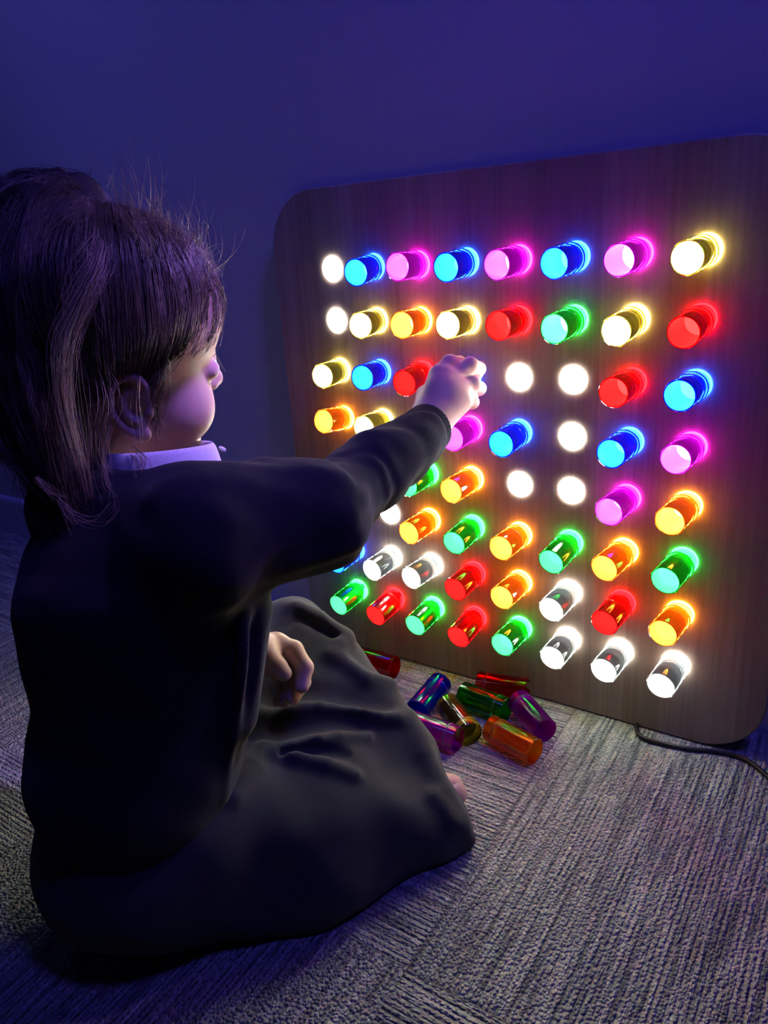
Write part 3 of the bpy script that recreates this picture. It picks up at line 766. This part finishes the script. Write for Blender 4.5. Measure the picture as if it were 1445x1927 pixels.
for i in range(5200):
    side = rng.random()
    u = rng.random()
    if side < .62:      # right temple, brow and nape (towards the camera) and a matching left side
        sgn = 1 if rng.random() < .72 else -1
        t = rng.random()
        hl = HL[int(t * 49.99)]
        root = hl * [sgn, 1, 1]
    else:
        a = rng.normal(size=3); a[2] = abs(a[2]) * .9 - .1; root = scalp_dir(a)
    jit = rng.normal(size=3) * .0022; root = root + jit
    d0 = dirof(root); d1 = dirof(TIE); r0 = d0 / np.linalg.norm(d0); r1 = d1 / np.linalg.norm(d1)
    lift = abs(rng.normal()) * .0013 + .0006; fz = rng.normal(size=3) * .0030
    for k in range(6):
        t = k / 5; dd = r0 * (1 - t) + r1 * t
        raw.append(SC0 + dd / np.linalg.norm(dd)); lifts.append(0.0 if k == 0 else lift + .0012 * math.sin(t * 3.1) * rng.random() * 2); fuzz.append(fz * math.sin(t * math.pi) + rng.normal(size=3) * .0006)
pr_ = (on_skull(np.array(raw), np.array(lifts)) + np.array(fuzz)).reshape(-1, 6, 3)
pr_[:, -1] = TIE + rng.normal(size=(len(pr_), 3)) * .004
paths += [list(h2w(p)) for p in pr_]
# tail strands wrap the mass of the tail
TIE_W = h2w(TIE)
for (cl_px, crs), cnt in zip(TAIL, (3000, 1300)):
    cl = catmull([TIE_W] + P3(cl_px), 24); cr = np.interp(np.linspace(0, len(cl_px), 24), range(len(cl_px) + 1), [.006] + crs)
    T_ = np.gradient(cl, axis=0); T_ /= np.linalg.norm(T_, axis=1, keepdims=True)
    A_ = np.cross(T_, RW[2]); A_ /= np.linalg.norm(A_, axis=1, keepdims=True); B_ = np.cross(T_, A_)
    for i in range(cnt):
        ci = rng.integers(0, 46); crng = np.random.default_rng(int(ci) + cnt); ph = crng.uniform(0, 2 * math.pi) + rng.normal() * .035; dr = crng.normal() * .55 + rng.normal() * .07; lockr = crng.normal() * .06; kk = int(rng.uniform(13, 24)); rf = rng.normal() * .035 + 1.02 + lockr
        tt = np.linspace(0, 1, 24); an = ph + dr * tt + .16 * np.sin(tt * crng.uniform(4, 12) + crng.uniform(0, 6)) + .05 * np.sin(tt * rng.uniform(5, 16) + rng.uniform(0, 6))
        rr = (cr * rf + rng.normal() * .0012 + .0012 * np.sin(tt * rng.uniform(6, 20) + ph * 3))[:, None]
        g2 = cl + A_ * np.cos(an)[:, None] * rr + B_ * np.sin(an)[:, None] * rr
        st = 0 if rng.random() < .7 else int(rng.uniform(2, 8))
        g2 = g2[st:kk + 1]; paths.append([g2[int(j)] for j in np.linspace(0, len(g2) - 1, 9)])
wts = rng.dirichlet([.45] * 6, 1300)
for i in range(1300):
    g_ = sum(wts[i][k] * GW[k] for k in range(6)); L_ = rng.uniform(.72, 1.06)
    off = rng.normal(size=3) * .0065; t = np.linspace(0, 1, 14)
    grow = np.clip(t * 4, .25, 1)[:, None]; wob = np.array([rng.normal() * .0035 * np.sin(t * rng.uniform(4, 11) + rng.uniform(0, 6)) for _ in range(3)]).T
    g2 = g_ + off * grow + wob * grow; kk = max(4, min(14, int(14 * L_)))
    paths.append(list(g2[:kk][::2]) + [g2[kk - 1]])
# loose curls at the nape and the tail end
for px_, n_, sp in [([(110, 940, 0.635), (140, 975, 0.630), (185, 980, 0.625), (212, 945, 0.625), (205, 900, 0.630), (190, 850, 0.635)], 26, .003),
                ([(60, 900, 0.645), (80, 960, 0.640), (105, 1000, 0.635)], 60, .006), ([(90, 900, 0.635), (125, 945, 0.630), (140, 975, 0.625)], 60, .006),
                ([(45, 800, 0.655), (60, 850, 0.650), (55, 905, 0.645), (75, 965, 0.640)], 90, .007),
                ([(-20, 790, 0.655), (15, 800, 0.655), (40, 830, 0.655), (50, 870, 0.655)], 40, .004), ([(-20, 850, 0.655), (15, 866, 0.655), (48, 845, 0.650), (60, 800, 0.645)], 30, .004),
                ([(150, 600, 0.615), (165, 570, 0.612), (200, 580, 0.612), (225, 640, 0.615)], 14, .002), ([(175, 560, 0.611), (140, 600, 0.609), (125, 700, 0.611), (150, 830, 0.615), (165, 930, 0.620)], 60, .003),
                ([(190, 700, 0.615), (200, 760, 0.615), (185, 830, 0.620), (178, 900, 0.625)], 12, .006), ([(150, 700, 0.615), (165, 780, 0.615), (160, 860, 0.620), (175, 930, 0.625)], 18, .007),
                ([(250, 840, 0.635), (272, 865, 0.630), (262, 895, 0.625), (240, 905, 0.625)], 10, .003), ([(205, 800, 0.625), (192, 860, 0.623), (198, 910, 0.620), (218, 935, 0.620)], 16, .003)]:
    g_ = np.array(P3(px_))
    for _ in range(n_):
        o2 = rng.normal(size=3) * sp; paths.append([p + o2 * (.5 + .8 * k / len(g_)) + rng.normal(size=3) * sp * .25 for k, p in enumerate(g_)])
# sideburn wisps in front of the ear and over the temple
for _ in range(300):
    t = rng.random(); a = np.array([.056 + .012 * t, .024 - .016 * t, .060 - .030 * t]) + rng.normal(size=3) * .003
    b = np.array([.0685, .009 - .005 * t, .012]) + rng.normal(size=3) * .004; c_ = np.array([.0695, .012, -.004 - .022 * rng.random()]) + rng.normal(size=3) * .004
    paths.append([h2w(a), h2w((a + b) / 2 + [.003, 0, 0]), h2w(b), h2w(c_)])
# baby hairs standing off the crown and brow
for _ in range(520):
    a = np.array([rng.normal() * .35, rng.uniform(.0, 1.1), rng.uniform(.45, 1.0)]); p0 = on_skull(SC0 + a, np.array([.0008]))[0]; nrm = dirof(p0); nrm /= np.linalg.norm(nrm)
    L_ = abs(rng.normal()) * .012 + .004; back = np.array([0, -.6, .4]) * L_ + rng.normal(size=3) * .35 * L_
    paths.append([h2w(p0), h2w(p0 + nrm * L_ * .5 + back * .2), h2w(p0 + nrm * L_ * .9 + back * .6), h2w(p0 + nrm * L_ * 1.1 + back * 1.2)])
for px_ in ([(168, 345, .65), (170, 330, .65), (172, 314, .65)], [(200, 352, .65), (206, 340, .65), (211, 329, .65)], [(300, 420, .68), (305, 405, .68), (303, 400, .68)], [(370, 490, .70), (385, 520, .70), (392, 545, .70)],
            [(398, 650, .73), (408, 675, .735), (425, 700, .74)], [(395, 590, .72), (408, 560, .72), (408, 545, .72)]):
    for _ in range(3): paths.append([p + rng.normal(size=3) * .0006 for p in P3(px_)])
# fringe wisps over the brow
for _ in range(70):
    x = rng.uniform(-.02, .030); a = on_skull(SC0 + np.array([[x, .066, .050]]), np.array([.001]))[0]
    b = a + [.004, .012, -.008]; c_ = a + [.004 + .006 * rng.random(), .019, -.022 - .014 * rng.random()]
    paths.append([h2w(a), h2w(b), h2w((b + c_) / 2 + rng.normal(size=3) * .002), h2w(c_ + rng.normal(size=3) * .003)])
lock = []
for px_, n_, sp in [([(110, 940, .585), (140, 972, .580), (180, 980, .575), (208, 955, .575), (206, 915, .578), (190, 880, .585)], 12, .0028), ([(262, 720, .61), (255, 770, .612), (270, 830, .62), (255, 880, .622), (262, 915, .62)], 6, .003), ([(190, 700, .60), (205, 760, .60), (185, 830, .605), (200, 890, .605)], 16, .006),
                    ([(193, 446, .600), (186, 500, .570), (150, 575, .562), (120, 650, .562), (122, 750, .568), (140, 830, .574), (155, 885, .578), (167, 935, .585)], 95, .0048),
                    ([(190, 450, .600), (176, 480, .572), (150, 520, .565), (130, 580, .562), (128, 660, .564)], 30, .0055),
                    ([(55, 520, .575), (64, 545, .572), (66, 580, .572)], 16, .0020),
                    ([(22, 640, .585), (45, 700, .580), (60, 760, .578), (85, 800, .580)], 14, .0035),
                    ([(70, 900, .600), (100, 925, .600), (128, 938, .600)], 12, .0022)]:
    g_ = np.array(P3(px_))
    for _ in range(n_):
        o2 = rng.normal(size=3) * sp; k1 = int(rng.integers(max(3, len(g_) - 3), len(g_) + 1)); cr_ = .0016 * rng.normal(size=3)
        lock.append([p + o2 * (.25 + .75 * math.sin(math.pi * min(1, .15 + k / len(g_)))) + cr_ * math.sin(k * 1.7) for k, p in enumerate(g_[:k1])])
sv, sq = strands(paths)
hair = link('hair', mesh_np('hair', sv - PO, sq), M_HAIR, person)
M_LOCK = mat('lit_brown_hair', (.42, .30, .22), .4)  # light on these strands is put into a paler hair colour
kv, kq = strands(lock, .00020); link('lit_lock', mesh_np('lit_lock', kv - PO, kq), M_LOCK, hair)
o_ = 0; VV = []; QQ = []
for v, q in hair_parts: VV.append(v); QQ.append(q + o_); o_ += len(v)
link('hair_mass', mesh_np('hair_mass', np.vstack(VV) - PO, np.vstack(QQ)), M_CORE, hair)
# elastic at the root of the ponytail
M_TIE = mat('violet_elastic', (.35, .22, .8), .5)
v, f = lathe([(.0135 + .0042 * math.cos(a), .0042 * math.sin(a)) for a in np.linspace(0, 2 * math.pi, 12, endpoint=False)], 28, True)
tie = link('hair_tie', mesh('hair_tie', v, f), M_TIE, hair)
tie.location = at(193, 440, .646) - PO; tie.rotation_euler = Vector(at(188, 395, .648) - at(200, 455, .652)).to_track_quat('Z', 'Y').to_euler()
